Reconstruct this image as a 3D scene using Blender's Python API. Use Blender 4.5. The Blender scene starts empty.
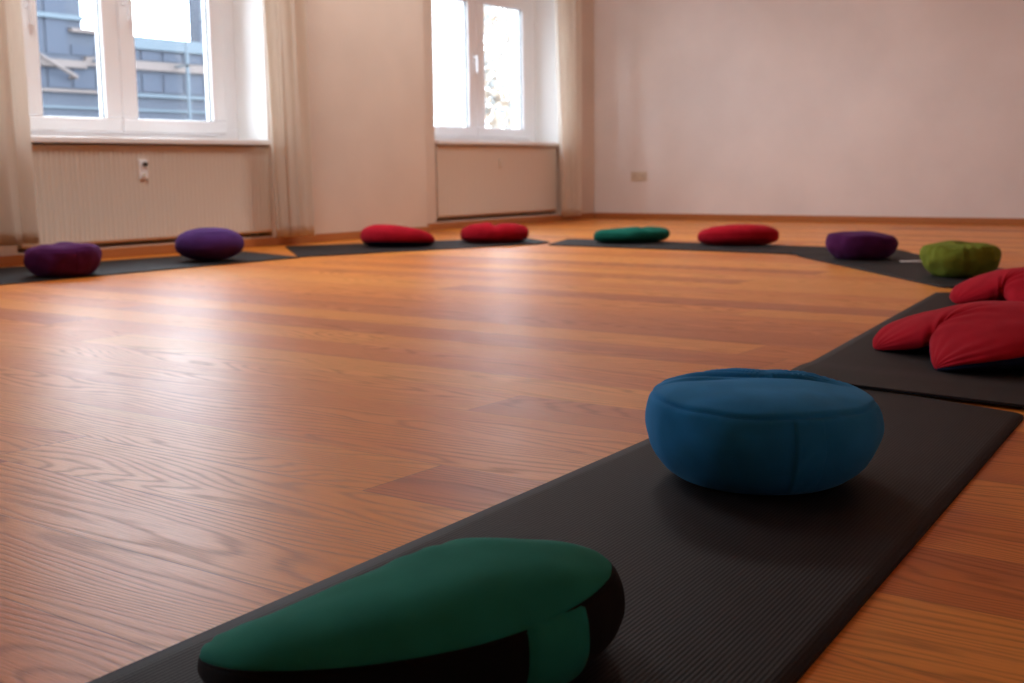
import bpy, math, random
from mathutils import Vector, Matrix, noise

S = bpy.context.scene
COL = S.collection
PI = math.pi
random.seed(7)

# ------------------------------------------------------------------ camera
def make_camera():
    f, pitch, roll, H = 1210.27, 0.14146, -0.011516, 0.5016
    phi = math.radians(54.1)
    to_room = lambda x, y, z: Vector((math.sin(phi)*x - math.cos(phi)*y, math.cos(phi)*x + math.sin(phi)*y, z))
    sp, cp = math.sin(pitch), math.cos(pitch)
    X, Y, F = Vector((1, 0, 0)), Vector((0, sp, cp)), Vector((0, cp, -sp))
    c, s = math.cos(roll), math.sin(roll)
    right = to_room(*(c*X + s*Y)); up = to_room(*(-s*X + c*Y)); fwd = to_room(*F)
    cd = bpy.data.cameras.new('camera'); cam = bpy.data.objects.new('camera', cd); COL.objects.link(cam)
    m = Matrix((( right.x, up.x, -fwd.x, 0), (right.y, up.y, -fwd.y, 0), (right.z, up.z, -fwd.z, H), (0, 0, 0, 1)))
    cam.matrix_world = m
    cd.sensor_width = 36; cd.lens = f/1024*36
    cd.clip_start = 0.05; cd.clip_end = 300
    cd.dof.use_dof = True; cd.dof.focus_distance = 1.75; cd.dof.aperture_fstop = 7.0
    S.camera = cam
make_camera()

# ------------------------------------------------------------------ light
SKY = 12.8
w = bpy.data.worlds.new('overcast_sky'); S.world = w; w.use_nodes = True
nt = w.node_tree
bg = nt.nodes['Background']; bg.inputs[0].default_value = (0.80, 0.91, 1.04, 1); bg.inputs[1].default_value = SKY
S.view_settings.view_transform = 'Standard'; S.view_settings.look = 'None'
S.view_settings.exposure = 0.0; S.view_settings.gamma = 1.0; S.view_settings.use_curve_mapping = False
S.cycles.use_denoising = True
S.cycles.max_bounces = 12; S.cycles.diffuse_bounces = 8; S.cycles.glossy_bounces = 5
S.cycles.transparent_max_bounces = 16; S.cycles.sample_clamp_indirect = 8
S.cycles.caustics_reflective = False; S.cycles.caustics_refractive = False

WINDOWS = [  # name, centre Y, inner face X of the frame, wall plane X, sill top z
    ('window_1', 4.84, -6.52, -6.22, 0.715),
    ('window_2', 8.90, -6.82, -6.52, 0.75),
    ('window_3', 0.84, -6.52, -6.22, 0.715),
]
for n, c, xf, xw, zs in WINDOWS:
    ld = bpy.data.lights.new('window_daylight_portal', 'AREA'); ld.shape = 'RECTANGLE'
    ld.size = 2.1; ld.size_y = 1.9; ld.cycles.is_portal = True
    lo = bpy.data.objects.new('window_daylight_portal', ld); COL.objects.link(lo)
    lo.location = (xf-0.11, c, 1.76); lo.rotation_euler = (0, -PI/2, 0)

# round opal lamps added, unseen, to brighten the window wall (fixtures further down)
FILL_LAMPS = [(-4.75, 3.6), (-4.6, 7.0)]
FILL_W, FILL_COL = 48.0, (0.99, 1.0, 0.98)
for lx, ly in FILL_LAMPS:
    ld = bpy.data.lights.new('added_fill_light', 'AREA'); ld.shape = 'DISK'; ld.size = 1.0
    ld.energy = FILL_W; ld.color = FILL_COL
    lo = bpy.data.objects.new('added_fill_light', ld); COL.objects.link(lo); lo.location = (lx, ly, 3.165)

# ------------------------------------------------------------------ node helpers
def new_mat(name):
    m = bpy.data.materials.new(name); m.use_nodes = True
    t = m.node_tree; return m, t, t.nodes['Principled BSDF']
def nd(t, kind, **kw):
    n = t.nodes.new(kind)
    for k, v in kw.items():
        if k.startswith('i_'):
            key = k[2:]; key = int(key) if key.isdigit() else key.replace('_', ' ')
            n.inputs[key].default_value = v
        else: setattr(n, k, v)
    return n
def math_n(t, op, a, b=None, c=None):
    n = t.nodes.new('ShaderNodeMath'); n.operation = op
    for i, v in enumerate((a, b, c)):
        if v is None: continue
        if isinstance(v, (int, float)): n.inputs[i].default_value = v
        else: t.links.new(v, n.inputs[i])
    return n.outputs[0]
def set_p(b, col, rough=0.6, spec=0.5, metal=0.0):
    b.inputs['Base Color'].default_value = (*col, 1); b.inputs['Roughness'].default_value = rough
    b.inputs['Specular IOR Level'].default_value = spec; b.inputs['Metallic'].default_value = metal
def ramp(t, fac, stops):
    r = t.nodes.new('ShaderNodeValToRGB'); el = r.color_ramp.elements
    while len(el) < len(stops): el.new(0.5)
    for e, (p, c) in zip(el, stops): e.position = p; e.color = (*c, 1)
    t.links.new(fac, r.inputs[0]); return r.outputs[0]
def add_bump(t, b, height, strength=0.3, dist=0.002):
    n = nd(t, 'ShaderNodeBump', i_Strength=strength, i_Distance=dist)
    t.links.new(height, n.inputs['Height']); t.links.new(n.outputs[0], b.inputs['Normal'])

def plaster(name, col, mottled=0.05):
    m, t, b = new_mat(name); set_p(b, col, 0.85, 0.2)
    tc = nd(t, 'ShaderNodeTexCoord')
    n1 = nd(t, 'ShaderNodeTexNoise', i_Scale=1.6, i_Detail=4.0); t.links.new(tc.outputs['Object'], n1.inputs[0])
    t.links.new(ramp(t, n1.outputs[0], [(0.3, tuple(c*(1-mottled) for c in col)), (0.7, tuple(min(1, c*(1+mottled)) for c in col))]), b.inputs['Base Color'])
    n2 = nd(t, 'ShaderNodeTexNoise', i_Scale=45.0, i_Detail=5.0); t.links.new(tc.outputs['Object'], n2.inputs[0])
    add_bump(t, b, n2.outputs[0], 0.35, 0.004)
    return m
def paint(name, col, rough=0.4, spec=0.4, metal=0.0):
    m, t, b = new_mat(name); set_p(b, col, rough, spec, metal)
    tc = nd(t, 'ShaderNodeTexCoord')
    n2 = nd(t, 'ShaderNodeTexNoise', i_Scale=60.0); t.links.new(tc.outputs['Object'], n2.inputs[0])
    add_bump(t, b, n2.outputs[0], 0.05, 0.001)
    return m
def fabric(name, col, sheen=0.25, sheen_col=None, weave=900):
    m, t, b = new_mat(name); set_p(b, col, 0.95, 0.12)
    b.inputs['Sheen Weight'].default_value = sheen; b.inputs['Sheen Roughness'].default_value = 0.45
    b.inputs['Sheen Tint'].default_value = (*(sheen_col or tuple(min(1, c*2.5+0.05) for c in col)), 1)
    tc = nd(t, 'ShaderNodeTexCoord')
    n1 = nd(t, 'ShaderNodeTexNoise', i_Scale=14.0, i_Detail=4.0); t.links.new(tc.outputs['Object'], n1.inputs[0])
    t.links.new(ramp(t, n1.outputs[0], [(0.3, tuple(c*0.86 for c in col)), (0.7, tuple(min(1, c*1.12) for c in col))]), b.inputs['Base Color'])
    n2 = nd(t, 'ShaderNodeTexNoise', i_Scale=float(weave), i_Detail=2.0); t.links.new(tc.outputs['Object'], n2.inputs[0])
    add_bump(t, b, n2.outputs[0], 0.25, 0.0008)
    return m

def wood_floor():
    m, t, b = new_mat('oiled_oak_planks')
    L = t.links.new
    tc = nd(t, 'ShaderNodeTexCoord'); sx = nd(t, 'ShaderNodeSeparateXYZ'); L(tc.outputs['Object'], sx.inputs[0])
    X, Y = sx.outputs[0], sx.outputs[1]
    yv = math_n(t, 'DIVIDE', math_n(t, 'ADD', Y, 20.03), 0.2); row = math_n(t, 'FLOOR', yv); fy = math_n(t, 'FRACT', yv)
    wr = nd(t, 'ShaderNodeTexWhiteNoise', noise_dimensions='1D'); L(row, wr.inputs['W'])
    xv = math_n(t, 'DIVIDE', math_n(t, 'ADD', X, math_n(t, 'MULTIPLY', wr.outputs[0], 9.1)), 2.6)
    px = math_n(t, 'FLOOR', xv); fx = math_n(t, 'FRACT', xv)
    cid = nd(t, 'ShaderNodeCombineXYZ'); L(row, cid.inputs[0]); L(px, cid.inputs[1])
    wp = nd(t, 'ShaderNodeTexWhiteNoise', noise_dimensions='3D'); L(cid.outputs[0], wp.inputs[0])
    rnd = wp.outputs[0]
    off = math_n(t, 'MULTIPLY', rnd, 37.0)
    # grain: nearly parallel growth lines that bend round into cathedral tips
    v1 = nd(t, 'ShaderNodeCombineXYZ')
    L(math_n(t, 'ADD', math_n(t, 'MULTIPLY', X, 0.75), off), v1.inputs[0])
    L(math_n(t, 'MULTIPLY', Y, 4.5), v1.inputs[1]); L(off, v1.inputs[2])
    n1 = nd(t, 'ShaderNodeTexNoise', i_Scale=1.0, i_Detail=2.0, i_Roughness=0.4, i_Distortion=0.35); L(v1.outputs[0], n1.inputs[0])
    v1b = nd(t, 'ShaderNodeCombineXYZ')
    L(math_n(t, 'ADD', math_n(t, 'MULTIPLY', X, 5.0), off), v1b.inputs[0]); L(math_n(t, 'MULTIPLY', Y, 30.0), v1b.inputs[1])
    n1b = nd(t, 'ShaderNodeTexNoise', i_Scale=1.0, i_Detail=2.0); L(v1b.outputs[0], n1b.inputs[0])
    ph = math_n(t, 'ADD', math_n(t, 'MULTIPLY', Y, 52.0), math_n(t, 'MULTIPLY', n1.outputs[0], 24.0))
    ph = math_n(t, 'ADD', ph, math_n(t, 'MULTIPLY', n1b.outputs[0], 0.9))
    rings = math_n(t, 'SINE', math_n(t, 'MULTIPLY', ph, 2*PI))
    rings = math_n(t, 'POWER', math_n(t, 'MULTIPLY_ADD', rings, 0.5, 0.5), 3.2)
    # pores: thin streaks along the plank
    v2 = nd(t, 'ShaderNodeCombineXYZ')
    L(math_n(t, 'ADD', math_n(t, 'MULTIPLY', X, 14.0), off), v2.inputs[0])
    L(math_n(t, 'MULTIPLY', Y, 420.0), v2.inputs[1])
    n2 = nd(t, 'ShaderNodeTexNoise', i_Scale=1.0, i_Detail=3.0, i_Roughness=0.6); L(v2.outputs[0], n2.inputs[0])
    pores = ramp(t, n2.outputs[0], [(0.42, (0, 0, 0)), (0.62, (1, 1, 1))])
    # broad tone
    v3 = nd(t, 'ShaderNodeCombineXYZ')
    L(math_n(t, 'ADD', math_n(t, 'MULTIPLY', X, 0.9), off), v3.inputs[0]); L(math_n(t, 'MULTIPLY', Y, 9.0), v3.inputs[1])
    n3 = nd(t, 'ShaderNodeTexNoise', i_Scale=1.0, i_Detail=3.0); L(v3.outputs[0], n3.inputs[0])
    tone = math_n(t, 'ADD', math_n(t, 'MULTIPLY', rnd, 0.70), math_n(t, 'MULTIPLY', n3.outputs[0], 0.45))
    base = ramp(t, tone, [(0.15, (0.50, 0.125, 0.018)), (0.5, (0.76, 0.238, 0.031)), (0.9, (0.86, 0.340, 0.054))])
    grain = math_n(t, 'MAXIMUM', math_n(t, 'MULTIPLY', rings, 0.75), math_n(t, 'MULTIPLY', math_n(t, 'MULTIPLY', pores, rings), 1.0))
    grain = math_n(t, 'ADD', math_n(t, 'MULTIPLY', grain, 0.36), math_n(t, 'MULTIPLY', pores, 0.16))
    mx = nd(t, 'ShaderNodeMix', data_type='RGBA'); L(grain, mx.inputs[0]); L(base, mx.inputs[6]); mx.inputs[7].default_value = (0.085, 0.026, 0.012, 1)
    # seams
    e1 = math_n(t, 'LESS_THAN', math_n(t, 'MINIMUM', fy, math_n(t, 'SUBTRACT', 1.0, fy)), 0.006)
    e2 = math_n(t, 'LESS_THAN', math_n(t, 'MINIMUM', fx, math_n(t, 'SUBTRACT', 1.0, fx)), 0.0006)
    seam = math_n(t, 'MAXIMUM', e1, e2)
    mx2 = nd(t, 'ShaderNodeMix', data_type='RGBA'); L(math_n(t, 'MULTIPLY', seam, 0.40), mx2.inputs[0]); L(mx.outputs[2], mx2.inputs[6]); mx2.inputs[7].default_value = (0.05, 0.015, 0.008, 1)
    L(mx2.outputs[2], b.inputs['Base Color'])
    n4 = nd(t, 'ShaderNodeTexNoise', i_Scale=1.3, i_Detail=3.0); L(tc.outputs['Object'], n4.inputs[0])
    L(math_n(t, 'ADD', math_n(t, 'MULTIPLY', n4.outputs[0], 0.10), math_n(t, 'MULTIPLY_ADD', grain, 0.24, 0.285)), b.inputs['Roughness'])
    b.inputs['Specular IOR Level'].default_value = 0.19
    h = math_n(t, 'SUBTRACT', math_n(t, 'MULTIPLY', grain, -1.0), math_n(t, 'MULTIPLY', seam, 0.8))
    add_bump(t, b, h, 0.35, 0.0012)
    return m

def mat_rubber():
    m, t, b = new_mat('ribbed_mat_foam'); set_p(b, (0.010, 0.0085, 0.0100), 0.66, 0.2)
    uv = nd(t, 'ShaderNodeUVMap', uv_map='uv'); sx = nd(t, 'ShaderNodeSeparateXYZ'); t.links.new(uv.outputs[0], sx.inputs[0])
    s = math_n(t, 'SINE', math_n(t, 'MULTIPLY', sx.outputs[0], 2*PI/0.0060))
    n = nd(t, 'ShaderNodeTexNoise', i_Scale=260.0, i_Detail=2.0); t.links.new(uv.outputs[0], n.inputs[0])
    n3 = nd(t, 'ShaderNodeTexNoise', i_Scale=5.0, i_Detail=4.0); t.links.new(uv.outputs[0], n3.inputs[0])
    h = math_n(t, 'ADD', math_n(t, 'MULTIPLY', s, 0.5), math_n(t, 'MULTIPLY', n.outputs[0], 0.7))
    add_bump(t, b, h, 0.32, 0.0013)
    t.links.new(ramp(t, n3.outputs[0], [(0.3, (0.0085, 0.007, 0.0085)), (0.7, (0.013, 0.0108, 0.0125))]), b.inputs['Base Color'])
    return m

def glass():
    m, t, b = new_mat('window_glass'); t.nodes.remove(b)
    tr = nd(t, 'ShaderNodeBsdfTransparent'); tr.inputs[0].default_value = (0.97, 0.985, 0.98, 1)
    gl = nd(t, 'ShaderNodeBsdfGlossy', i_Roughness=0.0); fr = nd(t, 'ShaderNodeFresnel', i_IOR=1.45)
    ge = nd(t, 'ShaderNodeNewGeometry')                    # same reflectance from either side of the thin pane
    t.links.new(math_n(t, 'MULTIPLY_ADD', ge.outputs['Backfacing'], 1/1.45-1.45, 1.45), fr.inputs['IOR'])
    mx = nd(t, 'ShaderNodeMixShader'); t.links.new(fr.outputs[0], mx.inputs[0]); t.links.new(tr.outputs[0], mx.inputs[1]); t.links.new(gl.outputs[0], mx.inputs[2])
    t.links.new(mx.outputs[0], t.nodes['Material Output'].inputs[0])
    return m
def sheer_cloth():
    m, t, b = new_mat('cream_curtain_cloth'); t.nodes.remove(b)
    d = nd(t, 'ShaderNodeBsdfDiffuse'); d.inputs[0].default_value = (0.86, 0.79, 0.71, 1)
    tl = nd(t, 'ShaderNodeBsdfTranslucent'); tl.inputs[0].default_value = (0.88, 0.82, 0.75, 1)
    mx = nd(t, 'ShaderNodeMixShader', i_0=0.58); t.links.new(d.outputs[0], mx.inputs[1]); t.links.new(tl.outputs[0], mx.inputs[2])
    tc = nd(t, 'ShaderNodeTexCoord'); n = nd(t, 'ShaderNodeTexNoise', i_Scale=700.0); t.links.new(tc.outputs['Object'], n.inputs[0])
    bp = nd(t, 'ShaderNodeBump', i_Strength=0.2, i_Distance=0.001); t.links.new(n.outputs[0], bp.inputs['Height'])
    t.links.new(bp.outputs[0], d.inputs['Normal'])
    t.links.new(mx.outputs[0], t.nodes['Material Output'].inputs[0])
    return m

WALL = (0.72, 0.615, 0.535)
M = dict(
    wall=plaster('cream_plaster', WALL), wall_far=plaster('pale_pink_plaster', (0.82, 0.80, 0.80)),
    ceiling=plaster('white_ceiling_paint', (0.86, 0.84, 0.81)), reveal=paint('white_reveal_paint', (0.88, 0.88, 0.87), 0.6),
    floor=wood_floor(), skirting=paint('orange_wood_skirting', (0.44, 0.17, 0.055), 0.35),
    pvc=paint('white_window_plastic', (0.86, 0.85, 0.86), 0.3), glass=glass(), cloth=sheer_cloth(),
    handle=paint('white_handle_metal', (0.85, 0.85, 0.87), 0.25), radiator=paint('cream_radiator_enamel', (0.70, 0.605, 0.515), 0.4),
    dark=paint('dark_plastic', (0.03, 0.025, 0.02), 0.4), socket=paint('ivory_socket_plastic', (0.66, 0.60, 0.50), 0.35),
    opal=paint('opal_glass', (0.9, 0.88, 0.84), 0.3), mat=mat_rubber(), card=paint('white_card', (0.75, 0.75, 0.77), 0.5),
    purple_dark=fabric('plum_cotton', (0.072, 0.012, 0.078), 0.15, (0.35, 0.14, 0.38)), purple=fabric('violet_cotton', (0.062, 0.020, 0.120), 0.2, (0.34, 0.18, 0.5)),
    red=fabric('crimson_cotton', (0.42, 0.008, 0.022), 0.12, (0.8, 0.15, 0.2)), navy=fabric('navy_cotton', (0.012, 0.016, 0.045), 0.15),
    teal=fabric('teal_green_cotton', (0.008, 0.125, 0.092), 0.15, (0.1, 0.4, 0.32)), lime=fabric('olive_lime_cotton', (0.170, 0.220, 0.028), 0.12, (0.4, 0.5, 0.15)),
    blue=fabric('petrol_blue_cotton', (0.020, 0.215, 0.520), 0.22, (0.25, 0.55, 0.75)), green=fabric('bottle_green_cotton', (0.016, 0.205, 0.160), 0.2, (0.06, 0.3, 0.22)),
    black=fabric('black_cotton', (0.008, 0.008, 0.009), 0.12),
    facade=paint('blue_grey_facade', (0.042, 0.047, 0.061), 0.5, 0.1), slab=paint('pale_concrete_band', (0.105, 0.085, 0.080), 0.8, 0.1),
    bandblue=paint('pale_blue_band', (0.072, 0.088, 0.104), 0.6, 0.1), fglass=paint('tinted_facade_glass', (0.036, 0.042, 0.058), 0.4, 0.1),
    ground=plaster('street_asphalt', (0.10, 0.10, 0.10)), bark=paint('tree_bark', (0.16, 0.12, 0.10), 0.9), 
    leaf=paint('autumn_leaf', (0.36, 0.27, 0.20), 0.8, 0.1), leaf2=paint('grey_green_leaf', (0.24, 0.24, 0.235), 0.8, 0.1),
)

# ------------------------------------------------------------------ mesh helpers
class MB:
    def __init__(s): s.v = []; s.f = []
    def box(s, x0, x1, y0, y1, z0, z1):
        b = len(s.v)
        x0, x1 = sorted((x0, x1)); y0, y1 = sorted((y0, y1)); z0, z1 = sorted((z0, z1))
        s.v += [(x, y, z) for z in (z0, z1) for y in (y0, y1) for x in (x0, x1)]
        s.f += [tuple(b+i for i in q) for q in ((0, 2, 3, 1), (4, 5, 7, 6), (0, 1, 5, 4), (2, 6, 7, 3), (0, 4, 6, 2), (1, 3, 7, 5))]
    def tube(s, p0, p1, r, n=12):
        p0, p1 = Vector(p0), Vector(p1); d = (p1-p0).normalized()
        a = d.orthogonal().normalized(); c = d.cross(a); b = len(s.v)
        for p in (p0, p1):
            for i in range(n):
                t = 2*PI*i/n; s.v.append(tuple(p + r*(math.cos(t)*a + math.sin(t)*c)))
        for i in range(n):
            j = (i+1) % n; s.f.append((b+i, b+j, b+n+j, b+n+i))
        s.f.append(tuple(b+i for i in reversed(range(n)))); s.f.append(tuple(b+n+i for i in range(n)))
    def ring(s, x0, x1, y0, y1, z0, z1, wy, wz, wz1=None):
        wz1 = wz if wz1 is None else wz1
        s.box(x0, x1, y0, y1, z0, z0+wz); s.box(x0, x1, y0, y1, z1-wz1, z1)
        s.box(x0, x1, y0, y0+wy, z0+wz, z1-wz1); s.box(x0, x1, y1-wy, y1, z0+wz, z1-wz1)
    def build(s, name, mat, parent=None, smooth=False, bevel=0.0):
        me = bpy.data.meshes.new(name); me.from_pydata(s.v, [], s.f); me.materials.append(mat); me.validate()
        if smooth: me.polygons.foreach_set('use_smooth', [True]*len(me.polygons))
        o = bpy.data.objects.new(name, me); COL.objects.link(o)
        if parent: o.parent = parent
        if bevel:
            md = o.modifiers.new('bevel', 'BEVEL'); md.width = bevel; md.segments = 2; md.limit_method = 'ANGLE'
        return o
def empty(name, loc=(0, 0, 0), rz=0.0, label=None, cat=None, group=None, kind=None):
    o = bpy.data.objects.new(name, None); COL.objects.link(o); o.location = loc; o.rotation_euler = (0, 0, rz)
    return tag(o, label, cat, group, kind)
def tag(o, label=None, cat=None, group=None, kind=None):
    for k, v in (('label', label), ('category', cat), ('group', group), ('kind', kind)):
        if v: o[k] = v
    return o
def grid_mesh(name, rows, mat, parent=None, close_u=False, subsurf=0, uv=None):
    """rows: list of equal-length lists of points"""
    nr, nc = len(rows), len(rows[0]); v = [tuple(p) for r in rows for p in r]; f = []
    for i in range(nr-1):
        for j in range(nc if close_u else nc-1):
            k = (j+1) % nc; f.append((i*nc+j, i*nc+k, (i+1)*nc+k, (i+1)*nc+j))
    me = bpy.data.meshes.new(name); me.from_pydata(v, [], f); me.materials.append(mat)
    me.polygons.foreach_set('use_smooth', [True]*len(f))
    o = bpy.data.objects.new(name, me); COL.objects.link(o)
    if parent: o.parent = parent
    return o

# ------------------------------------------------------------------ the room
XP, XN, YB, ZC = -6.22, -6.52, 10.45, 3.3     # pier plane, niche plane, back wall, ceiling
XR, YF = 2.6, -4.2
st = lambda o: tag(o, kind='structure')
mb = MB(); mb.box(-7.1, XR+0.2, YF-0.2, YB+0.2, -0.12, 0); st(mb.build('floor', M['floor']))
mb = MB(); mb.box(-7.3, XR+0.2, YF-0.2, YB+0.2, ZC, ZC+0.15); st(mb.build('ceiling', M['ceiling']))
mb = MB(); mb.box(-7.3, XR+0.2, YB, YB+0.2, 0, ZC); st(mb.build('wall_back', M['wall_far']))
mb = MB(); mb.box(XR, XR+0.2, YF, YB, 0, ZC); st(mb.build('wall_right', M['wall_far']))
mb = MB(); mb.box(-7.3, XR+0.2, YF-0.2, YF, 0, ZC); st(mb.build('wall_front', M['wall']))
HW = 0.96
mb = MB(); rv = MB()
def wall_bay(y0, y1, c, xw, xf, zs, z1=2.75, nb=0.14):
    xo = xf-0.09
    mb.box(xo, xw, y0, c-HW, 0, ZC); mb.box(xo, xw, c+HW, y1, 0, ZC)
    mb.box(xo, xw, c-HW, c+HW, z1, ZC)
    mb.box(xo, xw-nb, c-HW, c+HW, 0, zs-0.036)           # parapet behind the radiator
    mb.box(xw-nb, xw-0.002, c-HW, c+HW, 0, 0.068)          # plinth
    e = 0.0025                                            # painted white reveals
    rv.box(xo, xw-0.012, c+HW-e, c+HW+0.0, zs, z1); rv.box(xo, xw-0.012, c-HW, c-HW+e, zs, z1); rv.box(xo, xw-0.012, c-HW, c+HW, z1-e, z1)
wall_bay(-4.2, 2.80, 0.84, XP, -6.52, 0.715)
wall_bay(2.80, 7.46, 4.84, XP, -6.52, 0.715)
wall_bay(7.46, YB, 8.90, XN, -6.82, 0.75)
st(mb.build('wall_left', M['wall'])); st(rv.build('trim_1', M['reveal']))
# skirting boards
mb = MB()
def skirt_x(x, y0, y1): mb.box(x, x+0.016, y0, y1, 0, 0.058)
skirt_x(XP, YF, 7.46+0.016); skirt_x(XN, 7.46+0.016, YB-0.016)
mb.box(XN, XP, 7.461, 7.477, 0, 0.058)
st(mb.build('baseboard_left', M['skirting'], bevel=0.004))
mb = MB(); mb.box(XN, XR, YB-0.016, YB, 0, 0.058); st(mb.build('baseboard_back', M['skirting'], bevel=0.004))
mb = MB(); mb.box(XR-0.016, XR, YF, YB-0.016, 0, 0.058); st(mb.build('baseboard_right', M['skirting'], bevel=0.004))

# ------------------------------------------------------------------ windows
def make_window(name, c, xf, xw, zs):
    root = empty(name, (0, 0, 0), kind='structure')
    z0, z1 = zs, 2.75; zt = 2.06
    lw = 0.285 if name == 'window_1' else 0.115         # left jamb cover of the first window is wider
    d = MB(); d.box(xf-0.07, xf+0.004, c-HW, c-HW+lw, z0, z1-0.01); d.ring(xf-0.09, xf, c-HW, c+HW, z0-0.036, z1, 0.115, 0.111, 0.07)
    d.box(xf-0.07, xf, c-HW+0.115, c+HW-0.115, zt, zt+0.06); d.build('frame', M['pvc'], root, bevel=0.006)
    for s in (-1, 1):
        a, b = (c-HW+lw, c-0.002) if s < 0 else (c+0.002, c+0.845)
        fr = MB(); fr.ring(xf-0.055, xf+0.022, a, b, z0+0.045, zt+0.015, 0.118, 0.085)
        o = fr.build('sash', M['pvc'], root, bevel=0.01)
        g = MB(); g.box(xf-0.025, xf-0.017, a+0.112, b-0.112, z0+0.12, zt-0.06); g.build('glass_pane', M['glass'], o)
        sl = MB(); sl.ring(xf-0.02, xf+0.0, a+0.114, b-0.114, z0+0.126, zt-0.066, 0.006, 0.006); sl.build('seal', M['dark'], o)
        fr = MB(); fr.ring(xf-0.055, xf+0.022, a, b, zt+0.045, z1-0.045, 0.118, 0.085)
        o = fr.build('top_light_sash', M['pvc'], root, bevel=0.01)
        g = MB(); g.box(xf-0.025, xf-0.017, a+0.112, b-0.112, zt+0.12, z1-0.12); g.build('glass_pane', M['glass'], o)
    def handle(y, z):
        h = MB(); h.box(xf+0.022, xf+0.034, y-0.018, y+0.018, z-0.04, z+0.04); h.tube((xf+0.03, y, z), (xf+0.075, y, z), 0.011)
        h.box(xf+0.064, xf+0.084, y-0.013, y+0.013, z-0.135, z+0.015); return h.build('window_handle', M['handle'], root, bevel=0.004)
    if name == 'window_2': handle(c-0.055, 1.50)
    else: handle(c+0.05, 1.58); handle(c-HW+lw+0.05, 1.50)
    sl = MB(); sl.box(xf-0.0, xw+0.045, c-HW, c+HW, zs-0.035, zs); sl.build('window_sill', M['pvc'], root, bevel=0.006)
    return root
for n, c, xf, xw, zs in WINDOWS: make_window(n, c, xf, xw, zs)
# second, outer casement of the far window
o = empty('window_4', kind='structure')
d = MB(); X0 = -7.1
d.ring(X0-0.05, X0, 7.62, 10.18, 0.70, 2.95, 0.06, 0.06); d.build('outer_frame', M['pvc'], o, bevel=0.006)
for a, b in ((7.68, 8.905), (8.915, 10.12)):
    d = MB(); d.ring(X0-0.05, X0+0.01, a, b, 0.75, 2.9, 0.2, 0.07); d.build('outer_sash', M['pvc'], o, bevel=0.008)
mb = MB(); mb.box(-7.2, -6.911, 7.0, 7.62, 0, ZC); mb.box(-7.2, -6.911, 10.18, YB, 0, ZC); mb.box(-7.2, -6.911, 7.62, 10.18, 0, 0.70); mb.box(-7.2, -6.911, 7.62, 10.18, 2.95, ZC)
st(mb.build('wall_outside', M['reveal']))

# ------------------------------------------------------------------ radiators
def make_radiator(c, xw, z0, z1, hw, label):
    xb, xfr = xw-0.125, xw+0.012
    root = empty('radiator', (xw-0.06, c, z0), label=label, cat='radiator', group='radiators under the windows')
    X = lambda x: x-(xw-0.06)
    # fluted front panel as a height profile along y
    n = int(2*hw/0.0075); top, bot = z1-z0-0.028, 0.028
    rows = []
    prof = [(-hw + 2*hw*i/n) for i in range(n+1)]
    def px(y, edge): 
        k = abs(((y+hw)/0.0333) % 1 - 0.5)*2
        fl = 0.0 if edge or abs(y) > hw-0.03 else -0.007*(1 if k > 0.62 else max(0, (k-0.42)/0.2))
        return X(xfr)+fl
    for z, e in ((0, 1), (bot-0.006, 1), (bot+0.006, 0), (top-0.006, 0), (top+0.006, 1), (z1-z0, 1)):
        rows.append([(px(y, e), y, z) for y in prof])
    back = [(X(xfr)-0.02, y, z1-z0) for y in prof]; low = [(X(xfr)-0.02, y, 0) for y in prof]
    o = grid_mesh('front_panel', [low]+rows+[back], M['radiator'], root)
    m2 = MB(); m2.box(X(xb)+0.012, X(xfr)-0.03, -hw+0.01, hw-0.01, 0.02, z1-z0-0.03); m2.build('back_panel', M['radiator'], root)
    for s in (-1, 1):
        m2 = MB(); m2.box(X(xb), X(xfr)-0.001, s*hw-0.004, s*hw+0.004, 0, z1-z0); m2.build('side_cover', M['radiator'], root, bevel=0.002)
    m2 = MB(); y = -hw+0.02
    m2.box(X(xb), X(xb)+0.008, -hw+0.005, hw-0.005, z1-z0-0.008, z1-z0); m2.box(X(xfr)-0.03, X(xfr)-0.021, -hw+0.005, hw-0.005, z1-z0-0.008, z1-z0)
    while y < hw-0.01:
        m2.box(X(xb)+0.008, X(xfr)-0.03, y, y+0.006, z1-z0-0.006, z1-z0); y += 0.03
    m2.build('top_grille', M['radiator'], root)
    for s in (-1, 1):
        m2 = MB(); m2.box(X(xw-0.1385), X(xb)+0.014, s*hw*0.7-0.02, s*hw*0.7+0.02, 0.05, z1-z0-0.08); m2.build('wall_bracket', M['radiator'], root)
    return root, X(xfr)
r1, fx = make_radiator(4.843, XP, 0.092, 0.670, 0.940, 'wide cream fluted radiator under the left window with a small valve plate')
pl = MB(); pl.box(fx-0.002, fx+0.010, -0.128, -0.068, 0.375, 0.495); p = pl.build('valve_plate', M['pvc'], r1, bevel=0.004)
k = MB(); k.tube((fx+0.008, -0.093, 0.465), (fx+0.028, -0.093, 0.465), 0.013); k.build('valve_knob', M['dark'], p)
k = MB(); k.tube((fx+0.008, -0.101, 0.400), (fx+0.020, -0.101, 0.400), 0.010); k.build('bleed_screw', M['socket'], p)
r2, fx = make_radiator(8.85, XN, 0.102, 0.706, 0.895, 'plain cream radiator under the far right window beside the room corner')
pl = MB(); pl.box(fx-0.002, fx+0.010, -0.03, 0.02, 0.42, 0.50); p = pl.build('valve_plate', M['radiator'], r2, bevel=0.004)
k = MB(); k.tube((fx+0.008, -0.008, 0.45), (fx+0.022, -0.008, 0.45), 0.010); k.build('valve_knob', M['socket'], p)

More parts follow.
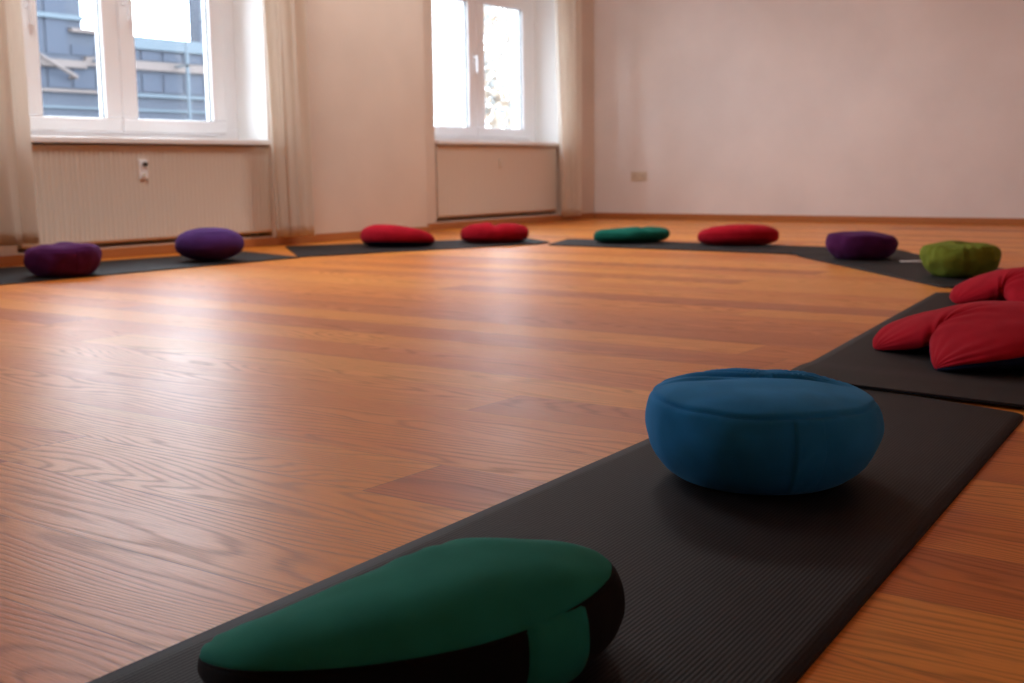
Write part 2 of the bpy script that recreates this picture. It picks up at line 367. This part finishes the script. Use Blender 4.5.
# ------------------------------------------------------------------ curtains
def make_curtain(x, y0, y1, y0b, y1b, nf, z0, label, ph=0.0, amp=0.035, waist=None):
    root = empty('curtain', (x, (y0+y1)/2, z0), label=label, cat='curtain', group='cream curtains beside the windows')
    cx, cy = x, (y0+y1)/2; rows = []; n = nf*16
    for i in range(41):
        u = i/40; z = z0+(ZC-0.05-z0)*u
        a, b = y0b+(y0-y0b)*u**0.8, y1b+(y1-y1b)*u**0.8
        r = []
        for j in range(n+1):
            s = j/n; w = 2*PI*nf*s+ph
            am = amp*(0.85+0.3*math.sin(3.1*s+1.7*u+ph))
            dx = am*math.sin(w+0.5*math.sin(2.0*u+s*2)) + 0.006*math.sin(2.3*w+4*u)
            dy = 0.25*am*math.sin(2*w+0.7)+0.012*math.sin(3*u+5*s+ph)*(1-u)
            r.append((dx, a+(b-a)*s+dy-cy, z-z0))
        rows.append(r)
    o = grid_mesh('curtain_cloth', rows, M['cloth'], root)
    sd = o.modifiers.new('solid', 'SOLIDIFY'); sd.thickness = 0.0015
    yy = y0+0.02
    while yy < y1-0.01:
        t = MB(); t.tube((0, yy-cy, ZC-0.055-z0), (0, yy-cy, ZC-0.012-z0), 0.006, 8); yy += 0.09
        t.build('track_glider', M['handle'], root)
    return root
make_curtain(-6.08, 3.10, 3.87, 3.20, 3.92, 5, 0.12, 'cream curtain hanging at the left edge of the photo, left of the first window', 0.6)
make_curtain(-6.10, 5.66, 6.05, 5.72, 6.07, 3, 0.06, 'cream curtain on the pier between the two windows, right of the left window', 2.2)
make_curtain(-6.37, 9.46, 9.99, 9.63, 9.93, 3, 0.05, 'narrow cream curtain right of the far window next to the room corner', 1.0)
t = MB(); t.box(-6.11, -6.05, 2.9, 6.6, ZC-0.014, ZC); t.box(-6.40, -6.34, 7.7, 10.3, ZC-0.014, ZC); st(t.build('trim_2', M['pvc']))

# ------------------------------------------------------------------ added ceiling fill lamps, out of view
LW = ['in front of the left window', 'nearer the back wall']
for (lx, ly), wtxt in zip(FILL_LAMPS, LW):
    root = empty('added_fill_lamp', (lx, ly, ZC), label='added unseen round flat white ceiling fill lamp '+wtxt, cat='lamp', group='added ceiling fill lamps')
    def disc(r0, r1, z0_, z1_, n=64):
        q = MB()
        for r, z in ((r0, z0_), (r1, z1_)):
            q.v += [(r*math.cos(2*PI*i/n), r*math.sin(2*PI*i/n), z) for i in range(n)]
        q.f += [(i, (i+1) % n, n+(i+1) % n, n+i) for i in range(n)]+[tuple(range(n))[::-1], tuple(range(n, 2*n))]
        return q
    disc(0.56, 0.56, -0.06, 0).build('fill_lamp_body', M['handle'], root, bevel=0.006)
    disc(0.50, 0.54, -0.125, -0.06).build('fill_lamp_diffuser', M['opal'], root, bevel=0.01)

# ------------------------------------------------------------------ wall socket
root = empty('wall_socket', (-6.0, YB, 0.416), label='double ivory wall socket low on the back wall near the corner', cat='socket')
p = MB(); p.box(-0.088, 0.088, -0.009, 0, -0.045, 0.045); p.build('face_plate', M['socket'], root, bevel=0.003)
for s in (-1, 1):
    p = MB(); p.tube((s*0.044, -0.013, 0), (s*0.044, -0.008, 0), 0.03, 24); q = p.build('socket_insert', M['socket'], root)
    h = MB(); h.tube((s*0.044-0.01, -0.0145, 0), (s*0.044-0.01, -0.012, 0), 0.004, 8); h.tube((s*0.044+0.01, -0.0145, 0), (s*0.044+0.01, -0.012, 0), 0.004, 8); h.build('pin_holes', M['dark'], q)

# ------------------------------------------------------------------ yoga mats
def make_mat(corners, label, lift_start=0.0, lift_end=0.0, lift_len=0.25, wav=0.0, rc=0.03, th=0.006, bow=0.0):
    """corners: near-left, near-right, far-right, far-left; 'near' is the start of the length"""
    A, B, C_, D = [Vector((*c, 0)) for c in corners]
    Ls = ((D-A).length+(C_-B).length)/2; W = ((B-A).length+(C_-D).length)/2
    n, m = 60, 24; org = (A+B+C_+D)/4
    def pos(s, t):   # s along the length, t across
        # round the corners
        sl, tl = s*Ls, t*W
        for ss in (0, 1):
            d = (sl if ss == 0 else Ls-sl)
            if d < rc:
                inset = rc-math.sqrt(max(0, rc*rc-(rc-d)**2))
                tl = inset+(W-2*inset)*t
        t2 = tl/W
        p = A*(1-s)*(1-t2)+B*(1-s)*t2+C_*s*t2+D*s*(1-t2)
        p = p-org
        z = 0.0
        if lift_start: z = max(z, lift_start*min(1, 2.4*max(0, 1-sl/lift_len)) if sl < lift_len else 0)
        if lift_end and Ls-sl < lift_len: z = max(z, lift_end*min(1, 2.4*max(0, 1-(Ls-sl)/lift_len)))
        if wav: z += wav*(0.5+0.5*math.sin(s*9+1))*abs(2*t-1)**6
        nrm = (D-A).normalized(); p += Vector((nrm.y, -nrm.x, 0))*bow*4*s*(1-s)
        return p+Vector((0, 0, z))
    ss = [0, rc*0.05/Ls, rc*0.15/Ls, rc*0.35/Ls, rc*0.65/Ls, rc/Ls]; ss = ss+[rc/Ls+(1-2*rc/Ls)*i/n for i in range(1, n)]+[1-x for x in reversed(ss)]
    v = []; f = []; uv = []
    nc = m+1; nr = len(ss)
    for lay in (0, 1):
        for s in ss:
            for j in range(nc):
                q = pos(s, j/m); v.append((q.x, q.y, q.z+(th if lay else 0.0))); uv.append((j/m*W, s*Ls))
    o1 = nr*nc
    for i in range(nr-1):
        for j in range(m):
            a = i*nc+j; f.append((a, a+nc, a+nc+1, a+1)); f.append((o1+a, o1+a+1, o1+a+nc+1, o1+a+nc))
    border = [j for j in range(nc)]+[i*nc+m for i in range(1, nr)]+[(nr-1)*nc+j for j in range(m-1, -1, -1)]+[i*nc for i in range(nr-2, 0, -1)]
    for k in range(len(border)):
        a, b = border[k], border[(k+1) % len(border)]; f.append((a, b, o1+b, o1+a))
    me = bpy.data.meshes.new('yoga_mat'); me.from_pydata(v, [], f); me.materials.append(M['mat'])
    ul = me.uv_layers.new(name='uv')
    for l in me.loops: ul.data[l.index].uv = uv[l.vertex_index]
    me.polygons.foreach_set('use_smooth', [i < 2*(nr-1)*m for i in range(len(f))])
    o = bpy.data.objects.new('yoga_mat', me); COL.objects.link(o); o.location = org
    return tag(o, label, 'yoga mat', 'dark ribbed yoga mats laid in a ring')
make_mat([(-1.005+0.012, 0.45), (-0.385, 0.45), (-0.560, 2.52), (-1.128, 2.70)], 'dark ribbed mat in the foreground under the blue round cushion')
make_mat([(-1.135, 2.645), (-0.50, 2.566), (-0.78, 4.93), (-1.418, 4.80)], 'dark mat at the right edge under the two crimson crescent cushions', lift_start=0.0075, lift_len=0.3)
make_mat([(-1.44, 5.00), (-1.02, 5.50), (-2.33, 7.05), (-2.79, 6.555)], 'dark mat under the plum cushion and the lime green cushion', lift_end=0.0075, lift_len=0.27, rc=0.06)
make_mat([(-2.64, 6.53), (-2.72, 7.19), (-4.74, 7.25), (-4.50, 6.63)], 'dark mat under the teal cushion, parallel to the back wall', rc=0.04)
make_mat([(-4.575, 6.775), (-5.135, 7.20), (-6.02, 5.72), (-5.19, 5.04)], 'dark mat under the two red cushions in front of the pier', lift_start=0.0075, lift_len=0.08, rc=0.03)
make_mat([(-5.16, 5.03), (-5.86, 5.22), (-6.15, 3.10), (-5.15, 2.90)], 'dark mat before the left radiator under two purple cushions', rc=0.02, lift_start=0.0)

# small white card
tag_o = MB(); tag_o.box(-0.06, 0.06, -0.03, 0.03, 0, 0.004); o = tag_o.build('paper_card', M['card'], bevel=0.001)
o.location = (-1.975, 6.25, 0.0065); o.rotation_euler = (0, 0, math.radians(29)); tag(o, 'small white card lying on the mat between plum and lime cushions', 'card')

# ------------------------------------------------------------------ cushions
MZ = 0.0062
def fbm(p, s, seed=0.0): return noise.noise(Vector((p[0]*s+seed, p[1]*s-seed, p[2]*s+seed*0.7)))
def spow(x, e): return math.copysign(abs(x)**e, x)

def split_surface(P, na, nt, t_seam, root, m_top, m_side, names=('top_panel', 'side_band')):
    """P(i,j) -> point; j runs bottom pole..top pole; i around"""
    js = t_seam
    grid_mesh(names[1], [[P(i, j) for i in range(na)] for j in range(0, js+1)], m_side, root, close_u=True)
    grid_mesh(names[0], [[P(i, j) for i in range(na)] for j in range(js, nt+1)], m_top, root, close_u=True)

def tube_path(name, pts, r, mat, root, closed=True, n=6):
    rows = []; L = len(pts)
    for k in range(L):
        a = Vector(pts[(k-1) % L]); b = Vector(pts[(k+1) % L]); d = (b-a).normalized()
        u = d.cross(Vector((0, 0, 1))).normalized(); w2 = d.cross(u)
        pk = Vector(pts[k]); pk.z = max(pk.z, r+0.0002)
        rows.append([tuple(pk+r*(math.cos(2*PI*q/n)*u+math.sin(2*PI*q/n)*w2)) for q in range(n)])
    if closed: rows.append(rows[0])
    return grid_mesh(name, rows, mat, root, close_u=True)

DRUM = [(0, 0, 0), (.08, .45, 0), (.16, .66, 0.0), (.25, .82, .11), (.34, .935, .29), (.43, .995, .51), (.52, .99, .70), (.60, .94, .845), (.66, .85, .895), (.76, .66, .945), (.88, .35, .985), (1, 0, 1)]
def drum(s):
    # round boxed cushion: flat base, bulging side band, gently domed top
    for k in range(len(DRUM)-1):
        if s <= DRUM[k+1][0] or k == len(DRUM)-2:
            p = [DRUM[max(0, min(len(DRUM)-1, k+i))] for i in (-1, 0, 1, 2)]
            u = (s-p[1][0])/(p[2][0]-p[1][0]); out = []
            for c in (1, 2):
                h = p[2][0]-p[1][0]
                m1 = (p[2][c]-p[0][c])/max(1e-6, p[2][0]-p[0][0])*h; m2 = (p[3][c]-p[1][c])/max(1e-6, p[3][0]-p[1][0])*h
                out.append((2*u**3-3*u*u+1)*p[1][c]+(u**3-2*u*u+u)*m1+(-2*u**3+3*u*u)*p[2][c]+(u**3-u*u)*m2)
            return max(0, out[0]), max(0, out[1])

def make_zafu(x, y, rz, R, H, label, mat, n=2.6, seam=0.36, dome=0.012, wr=0.004, folds=None, strap=None, seed=0.0, gathers=0.0, squash=(1, 1), tilt=0.0, piping=True, hi=False, sag=0.0, taper=0.14, tilt_y=0.0, boxed=False):
    if boxed: seam = 0.2
    root = empty('round_meditation_cushion', (x, y, MZ), rz, label, 'cushion', 'round cushions on the ring of mats')
    na, nt = (192, 96) if hi else (112, 56)
    ts = int((0.5+seam/2)*nt)     # seam = fraction of the upper quarter turn
    def raw(a, t):               # t in -pi/2..pi/2
        ct, snt = max(0, math.cos(t)), math.sin(t)
        r = R*ct**(2/n); zz = spow(snt, 2/n)
        z = H/2*(1+zz)
        # the lower half sits flatter and narrower at the floor
        if boxed:
            dr, dz = drum((t+PI/2)/PI); r = R*dr; z = H*dz; zz = 2*dz-1
        elif zz < 0: r *= 1-taper*(-zz)**2
        px, py = r*math.cos(a)*squash[0], r*math.sin(a)*squash[1]
        rr = min(1, r/R)
        if t > 0: z += dome*(1-rr**2)*(zz)
        z += (tilt*px+tilt_y*py)*(zz+1)/2
        q = (px, py, z)
        k = wr*(1 if t > -0.9 else 0.3)
        d = k*fbm(q, 9, seed)+k*0.6*fbm(q, 21, seed+3)
        px += math.cos(a)*d; py += math.sin(a)*d
        if t > 0: z += k*0.9*fbm((px, py, 0.3), 11, seed+9)*min(1, 2*zz)
        if sag and t > 0: z -= sag*max(0, 1-((px-0.25*R)**2+(py+0.1*R)**2)/(0.45*R)**2)
        if gathers:
            g = math.exp(-((rr-0.86)/0.16)**2) if t > 0 else 0.35*math.exp(-((t)/0.7)**2)
            z += gathers*g*math.sin(a*34+3*math.sin(a*5+seed))*(1 if t > 0 else 0); px += gathers*0.4*g*math.sin(a*23)*math.cos(a); py += gathers*0.4*g*math.sin(a*23)*math.sin(a)
        if folds and t > (0.33 if boxed else 0.15): z += folds(px, py, rr)
        # stitch crease at the seam
        return [px, py, z]
    tseam = -PI/2+PI*ts/nt
    def pt(a, t, off=0.0):
        p = raw(a, t)
        cr = (0.0030 if hi else 0.0018)*math.exp(-((t-tseam)/0.04)**2)
        p[0] -= math.cos(a)*cr; p[1] -= math.sin(a)*cr; p[2] -= cr*0.8
        p[0] += math.cos(a)*off*math.cos(t); p[1] += math.sin(a)*off*math.cos(t); p[2] += off*math.sin(t)
        p[2] = max(0.0, p[2]); return tuple(p)
    P = lambda i, j: pt(2*PI*i/na, -PI/2+PI*j/nt)
    split_surface(P, na, nt, ts, root, mat, mat)
    if piping:
        tube_path('seam', [tuple(Vector(pt(2*PI*i/na, tseam))+Vector((0, 0, 0.0004))) for i in range(na)], 0.0008, mat, root)
    if strap is not None:
        a0, wd, t_hi, t_lo = strap; rows = []
        for jj in range(29):
            t = t_hi+(t_lo-t_hi)*jj/28; row = []
            for ii in range(13):
                s = ii/12; a = a0+(s-0.5)*wd; e = 0.0046 if 0 < ii < 12 else -0.002
                if ii in (1, 11): e = 0.0056
                if jj in (0, 28): e = -0.001
                row.append(pt(a, t, e+0.0008*math.sin(jj*0.8+ii)))
            rows.append(row)
        grid_mesh('handle_strap', rows, mat, root)
    return root

def make_crescent(x, y, rz, label, m_top, m_side, r0=0.165, th=92, w0=0.10, sc=1.0, H=0.12, n=2.5, seam=0.35, wr=0.004, seed=0.0, strap=None, hi=False, p=2.6, q=0.60, hend=0.55, ky=1.0, asym=0.0, m_strap=None, seam_v=None, dents=(), gat=0.006):
    root = empty('crescent_meditation_cushion', (x, y, MZ), rz, label, 'cushion', 'crescent cushions on the ring of mats')
    r0 *= sc; w0 *= sc
    ns, nr = (120, 96) if hi else (72, 48)
    thm = math.radians(th)
    def pt(u, a, off=0.0):
        # u in -1..1 along the spine; a ring angle, 0 = outer side, pi/2 = top, pi = inner
        ang = u*thm; env = max(0.0, 1-abs(u)**p)
        wd = w0*env**q; hz = H/2*(hend+(1-hend)*(1-abs(u)**1.8))*(env**(q*0.75)); hz *= 1+asym*u
        cx, cy = r0*math.sin(ang), ky*r0*(1-math.cos(ang))
        ox, oy = math.sin(ang), -math.cos(ang)
        ca, sa = math.cos(a), math.sin(a)
        lat = wd*spow(ca, 2/n); zz = spow(sa, 2/n); z = hz*(1+zz)
        if zz < 0: lat *= 1-0.12*zz*zz
        X, Y = cx+ox*lat, cy+oy*lat
        for du, dd, dw in dents:
            z -= dd*math.exp(-((u-du)/dw)**2)*max(0, zz)
        qv = (X, Y, z); k = wr
        d = k*fbm(qv, 9, seed)+0.5*k*fbm(qv, 24, seed+4)
        inner = max(0, -ca)
        d += -gat*inner*(0.5+0.5*math.sin(u*26+seed))*env       # gathers in the hollow
        end = abs(u)**6
        d += 0.003*end*math.sin(a*13+seed)
        X += ox*d*ca; Y += oy*d*ca; z += d*max(0, sa)+off*sa
        X += ox*off*ca; Y += oy*off*ca
        return (X, Y, max(0.0, z))
    def ao(u):                                                     # seam angle along the spine
        sv = seam if seam_v is None else seam_v[0]+seam_v[1]*max(0, u)**1.25-0.15*max(0, -u)
        return math.asin(max(-1, min(1, spow(sv, n/2))))
    us = [math.sin(PI/2*(2*i/ns-1)) for i in range(ns+1)]
    nt = nr//2
    top = [[pt(u, ao(u)+(PI-2*ao(u))*j/nt, -0.0022 if j in (0, nt) else 0) for j in range(nt+1)] for u in us]
    side = [[pt(u, PI-ao(u)+(PI+2*ao(u))*j/nr, -0.0022 if j in (0, nr) else 0) for j in range(nr+1)] for u in us]
    grid_mesh('top_panel', top, m_top, root); grid_mesh('side_band', side, m_side, root)
    edge = [pt(u, ao(u), -0.001) for u in us]+[pt(u, PI-ao(u), -0.001) for u in reversed(us[1:-1])]
    tube_path('seam', edge, 0.0014, m_side, root)
    if strap is not None:
        u0, du, a_hi, a_lo = strap; rows = []
        for jj in range(29):
            a = a_hi+(a_lo-a_hi)*jj/28
            rows.append([pt(u0+(ii/12-0.5)*du, a, (-0.002 if ii in (0, 12) or jj in (0, 28) else (0.0048 if ii in (1, 11) else 0.0040))) for ii in range(13)])
        grid_mesh('handle_strap', rows, m_strap or m_top, root)
    return root

RZ = math.radians(35.9)     # local x to the right as seen from the camera
def blue_folds(px, py, rr):
    # pleats fanning out from the right rim across the back of the top
    qx, qy = 0.215, 0.0
    dx, dy = px-qx, py-qy; d = math.hypot(dx, dy); al = math.atan2(dy, -dx)
    k = max(0, min(1, (al-0.02)/0.08))*max(0, min(1, (1.02-rr)/0.10))*math.exp(-(d/0.34)**6)
    bend = 0.10*math.sin(d*13)
    k *= max(0, min(1, (d-0.05)/0.10))
    f = 0.0058*k*(math.sin((al+bend)*44)+0.5*math.sin((al+bend)*79+1))
    f += 0.0035*math.exp(-((py+0.02-0.10*px)/0.035)**2)*math.exp(-((px+0.02)/0.10)**2)
    return f
make_zafu(-0.797, 1.782, RZ, 0.187, 0.157, 'large petrol blue round cushion with pleated top on the foreground mat', M['blue'], boxed=True, dome=0.0,
          folds=blue_folds, strap=(math.radians(-79), 0.27, 0.29, -0.85), seed=1.0, hi=True, tilt=-0.02, tilt_y=0.01, wr=0.005)
make_zafu(-5.31, 3.553, RZ, 0.180, 0.158, 'dark plum round cushion before the left radiator, nearest the left edge', M['purple_dark'], boxed=True, wr=0.012, seed=4.0, dome=0.0, strap=(math.radians(-40), 0.3, 0.28, -0.8), tilt=0.03)
make_zafu(-5.426, 4.577, RZ, 0.193, 0.182, 'plump violet round cushion before the right end of the left radiator', M['purple'], n=2.35, seam=0.5, seed=6.0, dome=0.004, taper=0.08)
make_zafu(-2.291, 6.37, RZ, 0.186, 0.142, 'dark plum round cushion left of the white card', M['purple_dark'], boxed=True, seed=8.0, dome=0.0, wr=0.010, tilt=-0.04)
make_zafu(-1.542, 5.565, RZ, 0.168, 0.150, 'lime green round cushion with dented gathered top right of the white card', M['lime'], boxed=True, seed=11.0, dome=0.0, wr=0.016, gathers=0.005, sag=0.030)

dg = math.radians
make_crescent(-0.705, 0.852, dg(58), 'bottle green and black crescent cushion in the nearest foreground', M['green'], M['black'], r0=0.157, th=92, w0=0.110, H=0.127, seam=0.30,
              strap=(0.20, 0.185, 0.36, -0.9), seed=2.0, hi=True, n=2.7, hend=0.72, asym=0.27, seam_v=(0.34, 0.60), gat=0.0025, m_strap=None)
make_crescent(-0.784, 3.268, dg(134), 'big crimson crescent cushion with navy underside, the nearer one on the right mat', M['red'], M['navy'], r0=0.168, th=92, w0=0.170, H=0.140, seam=-0.1, seed=5.0, hi=True, ky=1.6, q=0.62, p=4.6, seam_v=(0.12, -1.0))
make_crescent(-0.99, 4.53, dg(148), 'crimson crescent cushion farther along the right mat, cut by the photo edge', M['red'], M['red'], r0=0.155, th=92, w0=0.148, H=0.135, seam=-0.1, seed=9.0, ky=1.35, q=0.62, p=4.4)
make_crescent(-5.285, 5.99, RZ-dg(10), 'red crescent cushion with navy side in front of the pier', M['red'], M['navy'], H=0.143, seam=-0.45, seed=12.0, sc=1.08, asym=-0.22, p=3.4, q=0.42, hend=0.75, seam_v=(-0.5, 0.0))
make_crescent(-4.93, 6.62, RZ+dg(0), 'red crescent cushion with dented top in front of the far radiator', M['red'], M['red'], H=0.138, seam=-0.3, seed=15.0, sc=0.98, p=4.6, q=0.36, hend=0.85, wr=0.009, dents=((0.02, 0.018, 0.10),))
make_crescent(-4.055, 7.05, RZ+dg(18), 'low teal green crescent cushion on the mat along the back', M['teal'], M['teal'], H=0.105, seam=0.2, seed=17.0, sc=1.10, p=5, q=0.34, hend=0.9, wr=0.008, dents=((0.12, 0.012, 0.09), (-0.35, 0.006, 0.15)))
make_crescent(-3.33, 7.10, RZ+dg(0), 'red crescent cushion right of the teal one on the back mat', M['red'], M['red'], H=0.132, seam=0.0, seed=19.0, sc=1.10, p=4.4, q=0.38, hend=0.8)

# ------------------------------------------------------------------ outside
mb = MB(); mb.box(-90, -7.4, -60, 90, -4.2, -4.0); o = st(mb.build('ground', M['ground']))
bx = -24.0
root = empty('office_building', (bx-3, 14, -4), label='blue-grey glazed office building seen through the left window', cat='building')
off = Vector((bx-3, 14, -4))
def bpart(name, mat, boxes, parent=root, bevel=0):
    q = MB()
    for a in boxes: q.box(a[0]-off.x, a[1]-off.x, a[2]-off.y, a[3]-off.y, a[4]-off.z, a[5]-off.z)
    return q.build(name, mat, parent, bevel=bevel)
bpart('wall', M['facade'], [(bx-6, bx, 11.0, 16.9, -4, 4.9), (bx-6, bx, 16.9, 20.25, -4, 3.66), (bx-0.4, bx, 20.25, 21.6, -4, 4.9)])
bpart('floor_band', M['slab'], [(bx, bx+0.12, 11.0, 16.9, 2.84, 3.0), (bx, bx+0.12, 16.9, 20.6, 2.90, 3.10), (bx, bx+0.12, 11, 17.4, 2.30, 2.36)])
bpart('parapet_band', M['bandblue'], [(bx, bx+0.10, 18.0, 21.6, 3.38, 3.66), (bx, bx+0.10, 11, 16.9, 3.88, 3.98), (bx, bx+0.10, 17.6, 21.6, 2.28, 2.35), (bx, bx+0.1, 20.25, 21.6, 4.2, 4.3)])
bpart('roof_edge', M['slab'], [(bx, bx+0.15, 16.55, 17.5, 3.62, 3.70)])
bpart('lower_band', M['bandblue'], [(bx, bx+0.06, 11, 21.6, 1.95, 2.0), (bx, bx+0.06, 11, 21.6, 1.2, 1.27), (bx, bx+0.06, 11, 21.6, 0.2, 0.4)])
for y in [11.6+0.62*i for i in range(16)]:
    top = 4.8 if y < 16.6 else 3.3
    bpart('facade_glass', M['fglass'], [(bx+0.002, bx+0.03, y+0.03, y+0.56, 3.12, top)] if y < 16.4 else [(bx+0.002, bx+0.03, y+0.03, y+0.56, 3.13, 3.34)])
    bpart('facade_glass', M['fglass'], [(bx+0.002, bx+0.03, y+0.03, y+0.56, 2.4, 2.82)])
bpart('scaffold_pole', M['bandblue'], [(bx+0.5, bx+0.56, 19.35, 19.41, -4, 3.6), (bx+0.5, bx+0.56, 17.05, 17.12, -4, 3.6), (bx+0.12, bx+0.56, 19.35, 19.41, 3.0, 3.05), (bx+0.12, bx+0.56, 17.05, 17.12, 3.0, 3.05)])
q = MB(); q.tube(Vector((bx+0.3, 15.6, 3.05))-off, Vector((bx+0.3, 16.5, 2.62))-off, 0.045, 8); q.tube(Vector((bx+0.3, 16.5, 2.62))-off, Vector((bx-0.02, 16.5, 2.62))-off, 0.04, 8); q.build('stair_brace', M['slab'], root)

def make_tree(x, y, h, r, label, mats, seed, n=2600):
    rnd = random.Random(seed)
    root = empty('autumn_tree', (x, y, -4.0), label=label, cat='tree', group='autumn trees outside')
    t = MB(); t.tube((0, 0, 0), (0.1, 0.05, h*0.55), 0.16, 10); tips = []
    for k in range(14):
        a = 2*PI*k/14+rnd.random(); z = h*(0.35+0.03*k); e = Vector((math.cos(a)*r*0.75, math.sin(a)*r*0.75, z+1.2+rnd.random()))
        t.tube((0.05, 0.03, z*0.9), tuple(e), 0.045, 6); tips.append(e)
    t.build('trunk', M['bark'], root)
    for mi, mt in enumerate(mats):
        q = MB()
        for _ in range(n):
            c = rnd.choice(tips); s = 1.15
            p = c+Vector((rnd.gauss(0, s*0.6), rnd.gauss(0, s*0.6), rnd.gauss(0.3, s*0.7)))
            a = Vector((rnd.uniform(-1, 1), rnd.uniform(-1, 1), rnd.uniform(-1, 1))).normalized(); b = a.orthogonal().normalized()
            L = rnd.uniform(0.08, 0.15); i = len(q.v)
            q.v += [tuple(p-a*L), tuple(p+b*L*0.5), tuple(p+a*L), tuple(p-b*L*0.5)]; q.f.append((i, i+1, i+2, i+3))
        q.build('foliage', mt, root)
make_tree(-23.0, 28.6, 10.5, 2.6, 'pale orange autumn tree behind the left pane of the far window', (M['leaf'], M['leaf2']), 3)
make_tree(-31.0, 41.8, 14.0, 3.4, 'pale orange autumn tree behind the right pane of the far window', (M['leaf'], M['leaf2']), 5)
